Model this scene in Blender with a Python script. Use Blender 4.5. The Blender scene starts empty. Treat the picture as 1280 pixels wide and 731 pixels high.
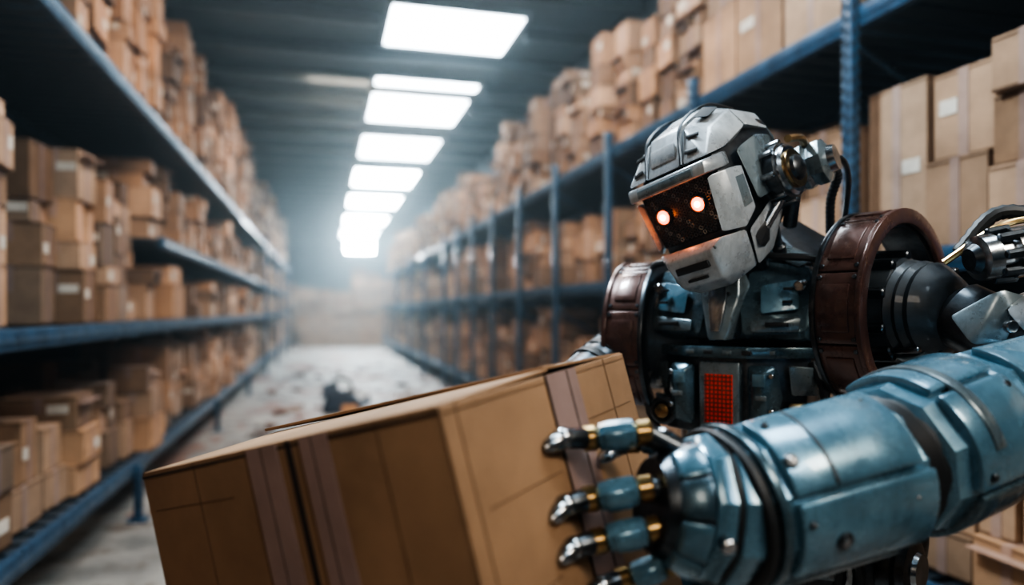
import bpy, bmesh, math, random
from mathutils import Vector, Matrix
V = Vector
rnd = random.Random(7)
TH = math.radians(14.63)
EYE = 1.5
RM = Matrix.Translation((0, 0, EYE)) @ Matrix.Rotation(-TH, 4, 'Z')   # frame of the robot + carton group
scene = bpy.context.scene

# ------------------------------------------------------------------ materials
def new_mat(name):
    m = bpy.data.materials.new(name); m.use_nodes = True
    nt = m.node_tree
    return m, nt, nt.nodes["Principled BSDF"]

def noise(nt, scale, detail=6, rough=0.6, coord='Object', stretch=None):
    tc = nt.nodes.new('ShaderNodeTexCoord')
    n = nt.nodes.new('ShaderNodeTexNoise')
    n.inputs['Scale'].default_value = scale
    n.inputs['Detail'].default_value = detail
    n.inputs['Roughness'].default_value = rough
    if stretch:
        mp = nt.nodes.new('ShaderNodeMapping'); mp.inputs['Scale'].default_value = stretch
        nt.links.new(tc.outputs[coord], mp.inputs[0]); nt.links.new(mp.outputs[0], n.inputs['Vector'])
    else:
        nt.links.new(tc.outputs[coord], n.inputs['Vector'])
    return n

def ramp(nt, src, stops):
    r = nt.nodes.new('ShaderNodeValToRGB')
    e = r.color_ramp.elements
    e[0].position, e[0].color = stops[0][0], (*stops[0][1], 1)
    e[1].position, e[1].color = stops[-1][0], (*stops[-1][1], 1)
    for p, c in stops[1:-1]:
        x = e.new(p); x.color = (*c, 1)
    nt.links.new(src, r.inputs[0]); return r

def mixc(nt, fac, a, b, mode='MIX'):
    m = nt.nodes.new('ShaderNodeMix'); m.data_type = 'RGBA'; m.blend_type = mode
    for k, v in ((0, fac), (6, a), (7, b)):
        if isinstance(v, (int, float)): m.inputs[k].default_value = v
        elif isinstance(v, tuple): m.inputs[k].default_value = (*v, 1)
        else: nt.links.new(v, m.inputs[k])
    return m.outputs[2]

def bump(nt, bs, src, strength, dist=0.01):
    b = nt.nodes.new('ShaderNodeBump'); b.inputs['Strength'].default_value = strength
    b.inputs['Distance'].default_value = dist
    nt.links.new(src, b.inputs['Height']); nt.links.new(b.outputs[0], bs.inputs['Normal'])

def paint(name, c1, c2, rough=0.35, metal=0.35, chip=(0.05, 0.05, 0.055), chip_at=0.66, coat=0.2):
    m, nt, bs = new_mat(name)
    n1 = noise(nt, 6, 8, 0.7); n2 = noise(nt, 26, 12, 0.8)
    base = ramp(nt, n1.outputs[0], [(0.36, c2), (0.6, c1)]).outputs[0]
    chipm = ramp(nt, n2.outputs[0], [(chip_at, (0, 0, 0)), (chip_at + 0.03, (1, 1, 1))]).outputs[0]
    n4 = noise(nt, 18, 8, 0.8, stretch=(1, 1, .25))
    grime = ramp(nt, n4.outputs[0], [(0.5, (0, 0, 0)), (0.72, (.6, .6, .6))]).outputs[0]
    base = mixc(nt, grime, base, tuple(x * .4 for x in c2))
    nt.links.new(mixc(nt, chipm, base, chip), bs.inputs['Base Color'])
    n3 = noise(nt, 14, 6, 0.7)
    rr = ramp(nt, n3.outputs[0], [(0.3, (rough * 0.6,) * 3), (0.7, (min(1, rough * 1.5),) * 3)]).outputs[0]
    nt.links.new(rr, bs.inputs['Roughness'])
    bs.inputs['Metallic'].default_value = metal
    bs.inputs['Coat Weight'].default_value = coat
    bump(nt, bs, n2.outputs[0], 0.12, 0.002)
    return m

def metal(name, c, rough, var=0.5):
    m, nt, bs = new_mat(name)
    n = noise(nt, 30, 8, 0.7)
    col = ramp(nt, n.outputs[0], [(0.3, tuple(x * (1 - var) for x in c)), (0.65, c)]).outputs[0]
    nt.links.new(col, bs.inputs['Base Color'])
    bs.inputs['Metallic'].default_value = 1; bs.inputs['Roughness'].default_value = rough
    bump(nt, bs, n.outputs[0], 0.1, 0.002)
    return m

def plain(name, c, rough=0.6, metal_=0.0, emit=None, es=0):
    m, nt, bs = new_mat(name)
    n = noise(nt, 12, 5)
    col = ramp(nt, n.outputs[0], [(0.3, tuple(x * 0.75 for x in c)), (0.7, c)]).outputs[0]
    nt.links.new(col, bs.inputs['Base Color'])
    bs.inputs['Roughness'].default_value = rough; bs.inputs['Metallic'].default_value = metal_
    if emit:
        bs.inputs['Emission Color'].default_value = (*emit, 1); bs.inputs['Emission Strength'].default_value = es
    return m

WHITE, BLUE, DARK, CHROME, BRASS, BROWN, RED, EYEM, VISOR, RUBBER, TEAL, GREY, EYER, SLATE = range(14)
ROB = [
    paint('worn_white_paint', (0.50, 0.54, 0.56), (0.27, 0.30, 0.33), 0.30, 0.3, (0.06, 0.065, 0.07), 0.63),
    paint('worn_blue_paint', (0.13, 0.255, 0.335), (0.07, 0.15, 0.205), 0.24, 0.35, (0.04, 0.06, 0.07), 0.66, 0.5),
    metal('dark_steel', (0.12, 0.135, 0.15), 0.33, 0.6),
    metal('chrome_steel', (0.50, 0.52, 0.54), 0.22, 0.6),
    metal('brass', (0.52, 0.36, 0.17), 0.28, 0.6),
    paint('brown_armor_paint', (0.13, 0.062, 0.047), (0.065, 0.032, 0.027), 0.30, 0.35, (0.28, 0.22, 0.19), 0.68, 0.4),
    plain('red_grille', (0.42, 0.03, 0.01), 0.4, 0.1, (1, 0.05, 0.01), 0.14),
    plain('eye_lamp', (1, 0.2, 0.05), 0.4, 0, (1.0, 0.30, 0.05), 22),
    plain('visor_black', (0.012, 0.012, 0.014), 0.25, 0.6),
    plain('black_rubber', (0.018, 0.02, 0.022), 0.5, 0.1),
    paint('dark_teal_paint', (0.09, 0.15, 0.182), (0.042, 0.078, 0.102), 0.27, 0.5, (0.3, 0.33, 0.34), 0.69, 0.4),
    paint('grey_armor_paint', (0.21, 0.26, 0.285), (0.10, 0.14, 0.16), 0.28, 0.5, (0.03, 0.03, 0.035), 0.66, 0.4),
    plain('eye_halo_lens', (.5, 0.05, 0.01), 0.3, 0, (1.0, 0.13, 0.012), 4.5),  # dim glowing disc, paints a halo around each eye lamp
    paint('slate_joint_cover', (0.055, 0.068, 0.078), (0.03, 0.038, 0.046), 0.42, 0.2, (0.12, 0.13, 0.14), 0.68),
]

def cardboard(name, attr=True, c=(0.4, 0.25, 0.13)):
    m, nt, bs = new_mat(name)
    n1 = noise(nt, 3.5, 8, 0.65); n2 = noise(nt, 60, 4, 0.6, stretch=(1, 1, 0.1))
    if attr:
        a = nt.nodes.new('ShaderNodeAttribute'); a.attribute_name = 'tint'; src = a.outputs['Color']
    else:
        src = c
    f = ramp(nt, n1.outputs[0], [(0.3, (0.62, 0.60, 0.58)), (0.65, (1.05, 1.03, 1.0))]).outputs[0]
    nt.links.new(mixc(nt, 1.0, src, f, 'MULTIPLY'), bs.inputs['Base Color'])
    bs.inputs['Roughness'].default_value = 0.75
    bs.inputs['Specular IOR Level'].default_value = 0.25
    bump(nt, bs, n2.outputs[0], 0.15, 0.003)
    return m
CARD = cardboard('shelf_cardboard')
CARD_HERO = cardboard('carton_cardboard', False, (0.30, 0.185, 0.108))
TAPE = plain('packing_tape', (0.34, 0.235, 0.205), 0.26)
INK = plain('carton_crease', (0.15, 0.085, 0.045), 0.9)
INKD = plain('carton_seam', (0.03, 0.02, 0.015), 0.9)

# ------------------------------------------------------------------ mesh helpers
def merge(bm, tmp, mat, M=None, keep=False):
    bmesh.ops.recalc_face_normals(tmp, faces=tmp.faces)
    for f in tmp.faces:
        if not keep: f.material_index = mat
        f.smooth = True
    if M is not None: tmp.transform(M)
    me = bpy.data.meshes.new('t'); tmp.to_mesh(me); tmp.free()
    bm.from_mesh(me); bpy.data.meshes.remove(me)

def hull(bm, pts, mat, bev=0.004, M=None):
    t = bmesh.new()
    for p in pts: t.verts.new(p)
    bmesh.ops.convex_hull(t, input=t.verts)
    bmesh.ops.delete(t, geom=[v for v in t.verts if not v.link_faces], context='VERTS')
    bmesh.ops.dissolve_limit(t, angle_limit=math.radians(3), verts=t.verts, edges=t.edges)
    if bev: bmesh.ops.bevel(t, geom=list(t.edges), offset=bev, segments=2, affect='EDGES', profile=0.5, clamp_overlap=True)
    merge(bm, t, mat, M)

def box(bm, c, s, mat, bev=0.003, M=None, rz=0):
    t = bmesh.new(); bmesh.ops.create_cube(t, size=1)
    bmesh.ops.scale(t, vec=s, verts=t.verts)
    if rz: bmesh.ops.rotate(t, matrix=Matrix.Rotation(rz, 3, 'Z'), verts=t.verts)
    bmesh.ops.translate(t, vec=c, verts=t.verts)
    if bev: bmesh.ops.bevel(t, geom=list(t.edges), offset=bev, segments=2, affect='EDGES', profile=0.5, clamp_overlap=True)
    merge(bm, t, mat, M)

def sym(pts):
    return [V(p) for p in pts] + [V((-p[0], p[1], p[2])) for p in pts]
def flip(pts): return [V((-p[0], p[1], p[2])) for p in pts]

def frame(p0, p1, nh=(0, -1, 0)):
    p0, p1 = V(p0), V(p1)
    A = (p1 - p0).normalized(); N = V(nh); N = (N - A * N.dot(A)).normalized()
    U = N.cross(A)
    return (p0, A, N, U, (p1 - p0).length)

def ptf(fr, t, ang, r, sy=1.0):
    return fr[0] + fr[1] * t + fr[2] * (math.cos(ang) * r) + fr[3] * (math.sin(ang) * r * sy)

def loft(bm, fr, rings, mat, n=24, sy=1.0, off=0.0, M=None, bev=0):
    t = bmesh.new(); R = []
    for (tt, r) in rings:
        R.append([t.verts.new(ptf(fr, tt, off + 2 * math.pi * i / n, max(r, 1e-4), sy)) for i in range(n)])
    for a, b in zip(R[:-1], R[1:]):
        for i in range(n):
            t.faces.new((a[i], a[(i + 1) % n], b[(i + 1) % n], b[i]))
    t.faces.new(R[0]); t.faces.new(list(reversed(R[-1])))
    if bev:
        es = [e for e in t.edges if len(e.link_faces) == 2 and e.calc_face_angle(0) > 0.4]
        bmesh.ops.bevel(t, geom=es, offset=bev, segments=2, affect='EDGES', profile=0.5, clamp_overlap=True)
    merge(bm, t, mat, M)

def cyl(bm, p0, p1, r, mat, r2=None, n=20, M=None, bev=0.25):
    fr = frame(p0, p1, (0.13, -1, 0.21)); L = fr[4]; r2 = r if r2 is None else r2
    b = min(r, r2, L * 0.5) * bev
    loft(bm, fr, [(0, r - b), (b, r), (L - b, r2), (L, r2 - b)], mat, n, M=M)

def patch(bm, fr, t0, t1, a0, a1, rf, th, mat, nt_=4, na=12, bev=0.003, M=None):
    t = bmesh.new(); a0, a1 = math.radians(a0), math.radians(a1)
    g = {}
    for k in (0, 1):
        for i in range(nt_ + 1):
            for j in range(na + 1):
                tt = t0 + (t1 - t0) * i / nt_; aa = a0 + (a1 - a0) * j / na
                r = rf(tt) if callable(rf) else rf
                g[k, i, j] = t.verts.new(ptf(fr, tt, aa, r - (th if k == 0 else 0)))
    for i in range(nt_):
        for j in range(na):
            for k in (0, 1):
                t.faces.new((g[k, i, j], g[k, i + 1, j], g[k, i + 1, j + 1], g[k, i, j + 1]))
    for i in range(nt_):
        for j in (0, na): t.faces.new((g[0, i, j], g[0, i + 1, j], g[1, i + 1, j], g[1, i, j]))
    for j in range(na):
        for i in (0, nt_): t.faces.new((g[0, i, j], g[0, i, j + 1], g[1, i, j + 1], g[1, i, j]))
    bmesh.ops.recalc_face_normals(t, faces=t.faces)
    if bev:
        es = [e for e in t.edges if len(e.link_faces) == 2 and e.calc_face_angle(0) > 0.9]
        bmesh.ops.bevel(t, geom=es, offset=bev, segments=2, affect='EDGES', profile=0.5, clamp_overlap=True)
    merge(bm, t, mat, M)

def tube(bm, pts, r, mat, n=10, M=None, sub=8, rib=0.0):
    P = [V(p) for p in pts]; P = [P[0] * 2 - P[1]] + P + [P[-1] * 2 - P[-2]]
    C = []
    for i in range(1, len(P) - 2):
        for k in range(sub):
            u = k / sub; a, b, c, d = P[i - 1], P[i], P[i + 1], P[i + 2]
            C.append(0.5 * ((2 * b) + (c - a) * u + (2 * a - 5 * b + 4 * c - d) * u * u + (3 * b - a - 3 * c + d) * u ** 3))
    C.append(P[-2])
    t = bmesh.new(); N = V((0.3, 0.5, 0.8)); R = []
    for i, c in enumerate(C):
        T = (C[min(i + 1, len(C) - 1)] - C[max(i - 1, 0)]).normalized()
        N = (N - T * N.dot(T)).normalized(); B = T.cross(N)
        rr = r * (1 + (rib if i % 2 else 0))
        R.append([t.verts.new(c + N * math.cos(2 * math.pi * j / n) * rr + B * math.sin(2 * math.pi * j / n) * rr) for j in range(n)])
    for a, b in zip(R[:-1], R[1:]):
        for i in range(n): t.faces.new((a[i], a[(i + 1) % n], b[(i + 1) % n], b[i]))
    t.faces.new(R[0]); t.faces.new(list(reversed(R[-1])))
    merge(bm, t, mat, M)

def ball(bm, c, r, mat, M=None, s=(1, 1, 1)):
    t = bmesh.new(); bmesh.ops.create_uvsphere(t, u_segments=24, v_segments=14, radius=r)
    bmesh.ops.scale(t, vec=s, verts=t.verts); bmesh.ops.translate(t, vec=c, verts=t.verts)
    merge(bm, t, mat, M)

def finish(bm, name, mats, parent=None, M=None, sharp=32):
    if M is not None: bm.transform(M)
    me = bpy.data.meshes.new(name); bm.to_mesh(me); bm.free()
    for m in mats: me.materials.append(m)
    me.set_sharp_from_angle(angle=math.radians(sharp))
    o = bpy.data.objects.new(name, me); scene.collection.objects.link(o)
    if parent:
        o.parent = parent; o.matrix_parent_inverse = parent.matrix_basis.inverted()
    return o

def empty(name, loc=(0, 0, 0)):
    e = bpy.data.objects.new(name, None); e.location = loc; e.empty_display_size = 0.2
    scene.collection.objects.link(e); return e

# ------------------------------------------------------------------ room
XL, XR, YB, YF, ZC = -2.75, 3.75, 41.0, -5.0, 5.3
def slab(name, x0, x1, y0, y1, z0, z1, mat):
    bm = bmesh.new(); box(bm, ((x0 + x1) / 2, (y0 + y1) / 2, (z0 + z1) / 2), (x1 - x0, y1 - y0, z1 - z0), 0, 0)
    return finish(bm, name, [mat])

fm, nt, bs = new_mat('worn_concrete')
n1 = noise(nt, 0.9, 10, 0.7); n2 = noise(nt, 3.2, 8, 0.7); n3 = noise(nt, 0.75, 5, 0.7, stretch=(1.2, 0.45, 1))
c = ramp(nt, n1.outputs[0], [(0.38, (0.10, 0.10, 0.095)), (0.60, (0.29, 0.275, 0.25))]).outputs[0]
st = ramp(nt, n2.outputs[0], [(0.52, (0, 0, 0)), (0.60, (0.8, 0.8, 0.8))]).outputs[0]
c = mixc(nt, st, c, (0.085, 0.06, 0.045))
st2 = ramp(nt, n3.outputs[0], [(0.53, (0, 0, 0)), (0.56, (0.9, 0.9, 0.9))]).outputs[0]
c = mixc(nt, st2, c, (0.15, 0.06, 0.03))
nt.links.new(c, bs.inputs['Base Color']); bs.inputs['Roughness'].default_value = 0.6
bump(nt, bs, n2.outputs[0], 0.25, 0.02)
wallm = plain('wall_panel_blue', (0.035, 0.06, 0.075), 0.7)
ceilm = plain('ceiling_dark_metal', (0.055, 0.08, 0.095), 0.5, 0.2)
slab('floor', XL - .2, XR + .2, YF - .2, YB + .2, -0.2, 0, fm)
slab('wall_left', XL - .2, XL, YF, YB, 0, ZC, wallm)
slab('wall_right', XR, XR + .2, YF, YB, 0, ZC, wallm)
slab('wall_back', XL - .2, XR + .2, YB, YB + .2, 0, ZC, wallm)
slab('wall_front', XL - .2, XR + .2, YF - .2, YF, 0, ZC, wallm)
slab('ceiling', XL - .2, XR + .2, YF - .2, YB + .2, ZC, ZC + .2, ceilm)
# purlins and corrugation on the ceiling
bm = bmesh.new()
y = YF + 0.6
lights_d = [(9.0, 10.35), (11.75, 12.15), (12.6, 14.4), (15.6, 17.8), (19.2, 21.8), (23.4, 26.2), (28.2, 31.5), (33.5, 37.0)]
LY = [((a - .42) / .9676, (b - .42) / .9676) for a, b in lights_d]
LY = [(-3.6, -2.2), (0.4, 1.8), (4.7, 6.1)] + LY
while y < YB:
    if not any(a - .12 < y < b + .12 for a, b in LY):
        box(bm, ((XL + XR) / 2, y, ZC - 0.09), (XR - XL, 0.1, 0.18), 0, 0)
    else:
        box(bm, ((XL + 0.7) / 2, y, ZC - 0.09), (0.7 - XL, 0.1, 0.18), 0, 0)
        box(bm, ((XR + 2.62) / 2, y, ZC - 0.09), (XR - 2.62, 0.1, 0.18), 0, 0)
    y += 1.25
finish(bm, 'ceiling_beams', [ceilm])
panel_e = plain('lamp_diffuser', (0.9, 0.95, 1), 0.5, 0, (0.78, 0.91, 1.0), 12)
panel_far = plain('lamp_diffuser_bright', (0.9, 0.95, 1), 0.5, 0, (0.78, 0.92, 1.0), 30)
panel_f = plain('lamp_frame', (0.25, 0.28, 0.3), 0.5, 0.5)
for a, b in LY:
    bm = bmesh.new(); yc = (a + b) / 2
    box(bm, (1.66, yc, ZC - 0.04), (1.70, b - a, 0.02), 0, 0)
    for sx in (-1, 1): box(bm, (1.66 + sx * 0.87, yc, ZC - 0.035), (0.05, b - a + .1, 0.07), 1, 0)
    for yy in (a - .025, b + .025): box(bm, (1.66, yy, ZC - 0.035), (1.70, 0.05, 0.07), 1, 0)
    finish(bm, 'ceiling_light_panel', [panel_far if yc > 20 else panel_e, panel_f])
# hanging flood lamp at the far end of the aisle
bm = bmesh.new(); FY = 32.25
hull(bm, [(.9, FY, 4.75), (2.1, FY, 4.75), (.9, FY + .3, 4.75), (2.1, FY + .3, 4.75), (.8, FY - .1, 4.0), (2.2, FY - .1, 4.0), (.8, FY + .3, 4.2), (2.2, FY + .3, 4.2)], 1, .02)
box(bm, (1.5, FY - .1, 4.3), (1.2, .06, .55), 0, 0)
for x in (1.1, 1.9): cyl(bm, (x, FY + .15, 4.7), (x, FY + .15, 5.29), .02, 1, n=8)
finish(bm, 'flood_lamp', [plain('flood_lamp_glass', (0.9, 0.95, 1), 0.5, 0, (0.82, 0.94, 1.0), 140), panel_f])

# ------------------------------------------------------------------ pallet racks
rack_blue = paint('rack_blue_paint', (0.028, 0.085, 0.155), (0.016, 0.05, 0.095), 0.4, 0.3, (0.01, 0.02, 0.03), 0.7)
rack_deck = plain('rack_deck_metal', (0.03, 0.045, 0.06), 0.5, 0.4)
hole_m = plain('rack_hole_dark', (0.006, 0.008, 0.01), 0.8)
DEPTH = 1.1
def rack(name, xf, sgn, levels, posts, y0, y1, short=()):
    """xf aisle face, sgn +1 when the rack extends to +X"""
    bm = bmesh.new()
    for z, ys in levels:
        yc = (ys + y1) / 2; L = y1 - ys
        for xx in (xf + sgn * .03, xf + sgn * (DEPTH - .03)):
            box(bm, (xx, yc, z - .05), (.05, L, .10), 0, 0.006)
            box(bm, (xx - sgn * .027, yc, z - .05), (.006, L, .025), 0, 0)
        k = ys
        while k < y1:    # deck slats
            box(bm, (xf + sgn * DEPTH / 2, k + .07, z - .03), (DEPTH - .1, .11, .03), 1, 0); k += .16
            if k > 14: 
                box(bm, (xf + sgn * DEPTH / 2, (k + y1) / 2, z - .03), (DEPTH - .1, y1 - k, .03), 1, 0); break
    top = levels[-1][0]
    for p in posts:
        for xx, front in ((xf - sgn * .015, True), (xf + sgn * DEPTH, False)):
            zt = (short[p] if (front and p in short) else top + .12)
            box(bm, (xx, p, zt / 2), (.055, .065, zt), 0, 0.008)
            box(bm, (xx, p, .006), (.13, .15, .012), 0, 0)
            if p < 12:
                z = .1
                while z < zt - .05:
                    for dy in (-.02, .02):
                        box(bm, (xx - sgn * .0285, p + dy * .8, z + (.02 if dy > 0 else 0)), (.004, .012, .028), 2, 0)
                        box(bm, (xx + dy * .7, p - .033, z + (.02 if dy > 0 else 0)), (.012, .004, .026), 2, 0)
                    z += .055
        if p in short: continue
        z = .3; k = 0
        while z < top - .5:
            a, b = (xf, xf + sgn * DEPTH) if k % 2 == 0 else (xf + sgn * DEPTH, xf)
            cyl(bm, (a, p, z), (b, p, z + .6), .012, 0, n=6); z += .6; k += 1
    return finish(bm, name, [rack_blue, rack_deck, hole_m])

posts_r = [-1.5, 1.32] + [2.74 + 1.42 * i for i in range(0, 9)] + [17, 20, 24, 28]
posts_l = [-1.5, 1.7, 5.66, 9.6, 13.5, 17.5, 21.5, 25.5, 29.5]
FXR, FXL = 2.3, -1.3
rack('pallet_rack', FXR, 1, [(.42, -1.6), (1.75, -1.6), (2.86, -1.6)], posts_r, -1.6, 30.2)
rack('pallet_rack', FXL, -1, [(.42, -1.6), (1.42, -1.6), (2.12, 6.6), (3.08, -1.6)], posts_l, -1.6, 29.7, {5.66: .4, 1.7: 3.2, 9.6: .4, 13.5: .4})

# ------------------------------------------------------------------ shelf cartons
class Cartons:
    def __init__(s):
        s.vs = []; s.fs = []; s.cols = []
    def quadbox(s, c, sz, rz, col):
        b = len(s.vs); ca, sa = math.cos(rz), math.sin(rz)
        for dz in (-.5, .5):
            for dx, dy in ((-.5, -.5), (.5, -.5), (.5, .5), (-.5, .5)):
                x, y = dx * sz[0], dy * sz[1]
                s.vs.append((c[0] + x * ca - y * sa, c[1] + x * sa + y * ca, c[2] + dz * sz[2]))
        for f in ((3, 2, 1, 0), (4, 5, 6, 7), (0, 1, 5, 4), (1, 2, 6, 5), (2, 3, 7, 6), (3, 0, 4, 7)):
            s.fs.append([b + i for i in f]); s.cols.append(col)
    def carton(s, c, sz, rz, sgn, detail=True, label=False, tint=None):
        t = tint or rnd.choice((rnd.uniform(.35, .6), rnd.uniform(.65, 1.0), rnd.uniform(.95, 1.4))); w = rnd.random()
        col = (0.43 * t, (0.255 + .045 * w) * t, (0.145 + .065 * w) * t, 1)
        s.quadbox(c, sz, rz, col)
        ca, sa = math.cos(rz), math.sin(rz)
        def loc(x, y, z): return (c[0] + x * ca - y * sa, c[1] + x * sa + y * ca, c[2] + z)
        dk = (col[0] * .4, col[1] * .37, col[2] * .35, 1)
        tp = (col[0] * .78 + .06, col[1] * .8 + .05, col[2] * .9 + .06, 1)
        hx, hy, hz = sz[0] / 2, sz[1] / 2, sz[2] / 2
        s.quadbox(loc(-sgn * hx, 0, 0), (.006, .045, sz[2] * .995), rz, tp)
        s.quadbox(loc(0, -hy, hz * .55), (.045, .006, sz[2] * .45), rz, tp)
        s.quadbox(loc(0, 0, hz), (sz[0], .045, .005), rz, tp)
        s.quadbox(loc(-sgn * hx, 0, hz - .012), (.005, sz[1] * .98, .005), rz, dk)
        s.quadbox(loc(0, -hy, hz - .012), (sz[0] * .98, .005, .005), rz, dk)
        s.quadbox(loc(-sgn * hx, 0, -hz + .006), (.005, sz[1], .008), rz, dk)
        if rnd.random() < .12:   # open flap leaning outward
            s.quadbox(loc(-sgn * (hx + .03), 0, hz - .04), (.05, sz[1] * .9, .006), rz, tp)
        if label or rnd.random() < .3:
            s.quadbox(loc(-sgn * hx, hy * rnd.choice((-.5, .5)), hz * rnd.uniform(-.3, .4)), (.008, min(.13, hy * .6), .06), rz, (.62, .58, .52, 1))
        if label or rnd.random() < .25:
            s.quadbox(loc(hx * rnd.choice((-.5, .5)), -hy, hz * .3), (.11, .008, .05), rz, (.6, .56, .5, 1))
    def row(s, xf, sgn, z, y0, y1, hmin, hmax, gap=.16, small=1.0, proud=0):
        y = y0
        while y < y1:
            w = rnd.uniform(.2, .42) * small * (1.0 if y < 12 else 1.3)
            if y + w > y1: break
            H = rnd.uniform(hmin, hmax); zz = z
            dep = rnd.uniform(.3, .55); off = rnd.choice((-proud, 0, .02, .05, .1, .18))
            if rnd.random() > gap * .4:
                lw = w
                while zz < z + H - .1:
                    h = min(rnd.uniform(.11, .34) * small, z + H - zz)
                    if rnd.random() < .25 and w > .3 and zz > z:      # two little cartons side by side
                        for q in (-.25, .25):
                            hh = h * rnd.uniform(.7, 1)
                            x = xf + sgn * (.06 + off + dep / 2 + rnd.uniform(-.0, .05))
                            s.carton((x, y + w / 2 + q * w, zz + hh / 2), (dep * .8, w * .46, hh * .985), rnd.uniform(-.10, .10), sgn)
                        zz += h * .85
                    else:
                        d2 = dep * rnd.uniform(.8, 1.05)
                        x = xf + sgn * (.06 + off + rnd.uniform(0, .05) + dep / 2)
                        s.carton((x, y + w / 2 + rnd.uniform(-.01, .01), zz + h / 2), (d2, lw * rnd.uniform(.86, .98), h * .985), rnd.uniform(-.09, .09), sgn)
                        zz += h
                hb = min(H * rnd.uniform(.8, 1.08), hmax)
                s.quadbox((xf + sgn * .88, y + w / 2, z + hb / 2), (.30, w * .95, hb), 0, (.25, .155, .09, 1))
            y += w + rnd.choice((.005, .01, .03, .08))
    def build(s, name):
        me = bpy.data.meshes.new(name); me.from_pydata(s.vs, [], s.fs)
        at = me.color_attributes.new('tint', 'FLOAT_COLOR', 'CORNER')
        buf = []
        for f, c in zip(s.fs, s.cols): buf += list(c) * 4
        at.data.foreach_set('color', buf)
        me.materials.append(CARD)
        o = bpy.data.objects.new(name, me); scene.collection.objects.link(o); return o

R = Cartons()
R.row(FXR, 1, .42, -1.4, 29.8, .7, 1.15)
def put(x, y0, y1, z0, z1, rz=0, dep=.46, lab=False, t=None):
    R.carton((x + dep / 2, (y0 + y1) / 2, (z0 + z1) / 2), (dep, y1 - y0, z1 - z0 - .004), rz, 1, label=lab, tint=t)
Z1 = 1.75
put(2.44, 3.36, 3.66, Z1, 2.30, .02, t=.8); put(2.46, 3.06, 3.34, Z1, 2.08, -.03); put(2.48, 3.07, 3.3, 2.08, 2.42, .04, t=.6)
put(2.42, 2.84, 3.04, Z1, 2.36, .0, t=.9)
put(2.42, 2.46, 2.78, Z1, 2.48, .01, t=.95, lab=True)
put(2.38, 2.13, 2.42, Z1, 2.10, -.02, t=.75); put(2.41, 2.14, 2.41, 2.10, 2.45, .03, t=1.0)
put(2.33, 1.83, 2.09, Z1, 2.02, .02, t=1.0); put(2.36, 1.84, 2.09, 2.02, 2.28, -.03, lab=True, t=.6); put(2.33, 1.83, 2.08, 2.28, 2.48, .04, lab=True, t=.8)
put(2.38, 1.4, 1.80, Z1, 2.15, .02); put(2.38, .95, 1.35, Z1, 2.2, -.02); put(2.38, .4, .9, Z1, 2.1, .02)
R.row(FXR, 1, Z1, 3.75, 29.8, .5, .9)
R.row(FXR, 1, 2.86, -1.4, 2.9, .5, .8)
put(2.40, 2.95, 3.38, 2.86, 3.46, 0, t=1.0); put(2.40, 3.42, 3.84, 2.86, 3.52, .02, t=.85, lab=True); put(2.42, 3.88, 4.28, 2.86, 3.40, -.02, t=1.05)
put(2.44, 3.9, 4.25, 3.40, 3.72, .05, t=.8); put(2.44, 3.45, 3.8, 3.52, 3.85, -.04)
R.row(FXR, 1, 2.86, 4.35, 29.8, .5, 1.35, small=.85)
R.build('cardboard_boxes')
L = Cartons()
L.row(FXL, -1, .42, -1.4, 29.4, .4, .86, proud=.1)
L.row(FXL, -1, 1.42, -1.4, 6.5, .75, 1.1, proud=.12)
L.row(FXL, -1, 1.42, 6.6, 29.4, .4, .56, proud=.08)
L.row(FXL, -1, 2.12, 6.7, 29.4, .38, .8, small=.8)
L.row(FXL, -1, 3.08, 1.0, 29.4, 1.0, 1.85)
L.build('cardboard_boxes')
# stacks across the far end of the aisle
E = Cartons()
x = -2.4
while x < 2.7:
    w = rnd.uniform(.5, .9); zz = 0; H = rnd.uniform(2.0, 3.3)
    while zz < H:
        h = rnd.uniform(.3, .6); E.carton((x + w / 2, 33.2 + rnd.uniform(-.2, .2), zz + h / 2), (w * .96, .7, h * .98), rnd.uniform(-.04, .04), 1, tint=rnd.uniform(.45, 1.0)); zz += h
    x += w
for (x, w, h) in ((-.9, 1.1, 1.3), (.25, 1.2, 1.1), (1.4, 1.0, 1.25)):
    E.carton((x + w / 2, 31.0, h / 2), (w, .9, h), 0, 1, tint=.75)
E.build('cardboard_boxes')

# floor litter: scraps of cardboard and paper
bm = bmesh.new()
for i in range(260):
    x, y = rnd.uniform(-1.0, 2.1), rnd.uniform(3.5, 20); s = rnd.choice((.03, .05, .08, .16))
    pts = [(x + rnd.uniform(-s, s), y + rnd.uniform(-s, s), .001 + rnd.uniform(0, .02 + s * .3)) for _ in range(6)] + [(x, y, .0005)]
    hull(bm, pts, 0 if rnd.random() < .8 else 1, 0)
for (x, y, a) in ((.75, 9.0, .4), (-.4, 7.6, 1.2), (1.3, 12.5, .2), (.1, 14.0, .9), (-.5, 11.3, 2.0), (.9, 16.0, .5)):
    box(bm, (x, y, .012), (.34, .22, .012), 2, 0, rz=a); box(bm, (x + .12, y + .1, .05), (.2, .14, .01), 2, 0, rz=a + .5)
finish(bm, 'floor_litter', [plain('litter_brown', (.10, .04, .02), .9), plain('litter_paper', (.4, .38, .34), .9), plain('litter_card', (.24, .12, .06), .9)])
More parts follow.
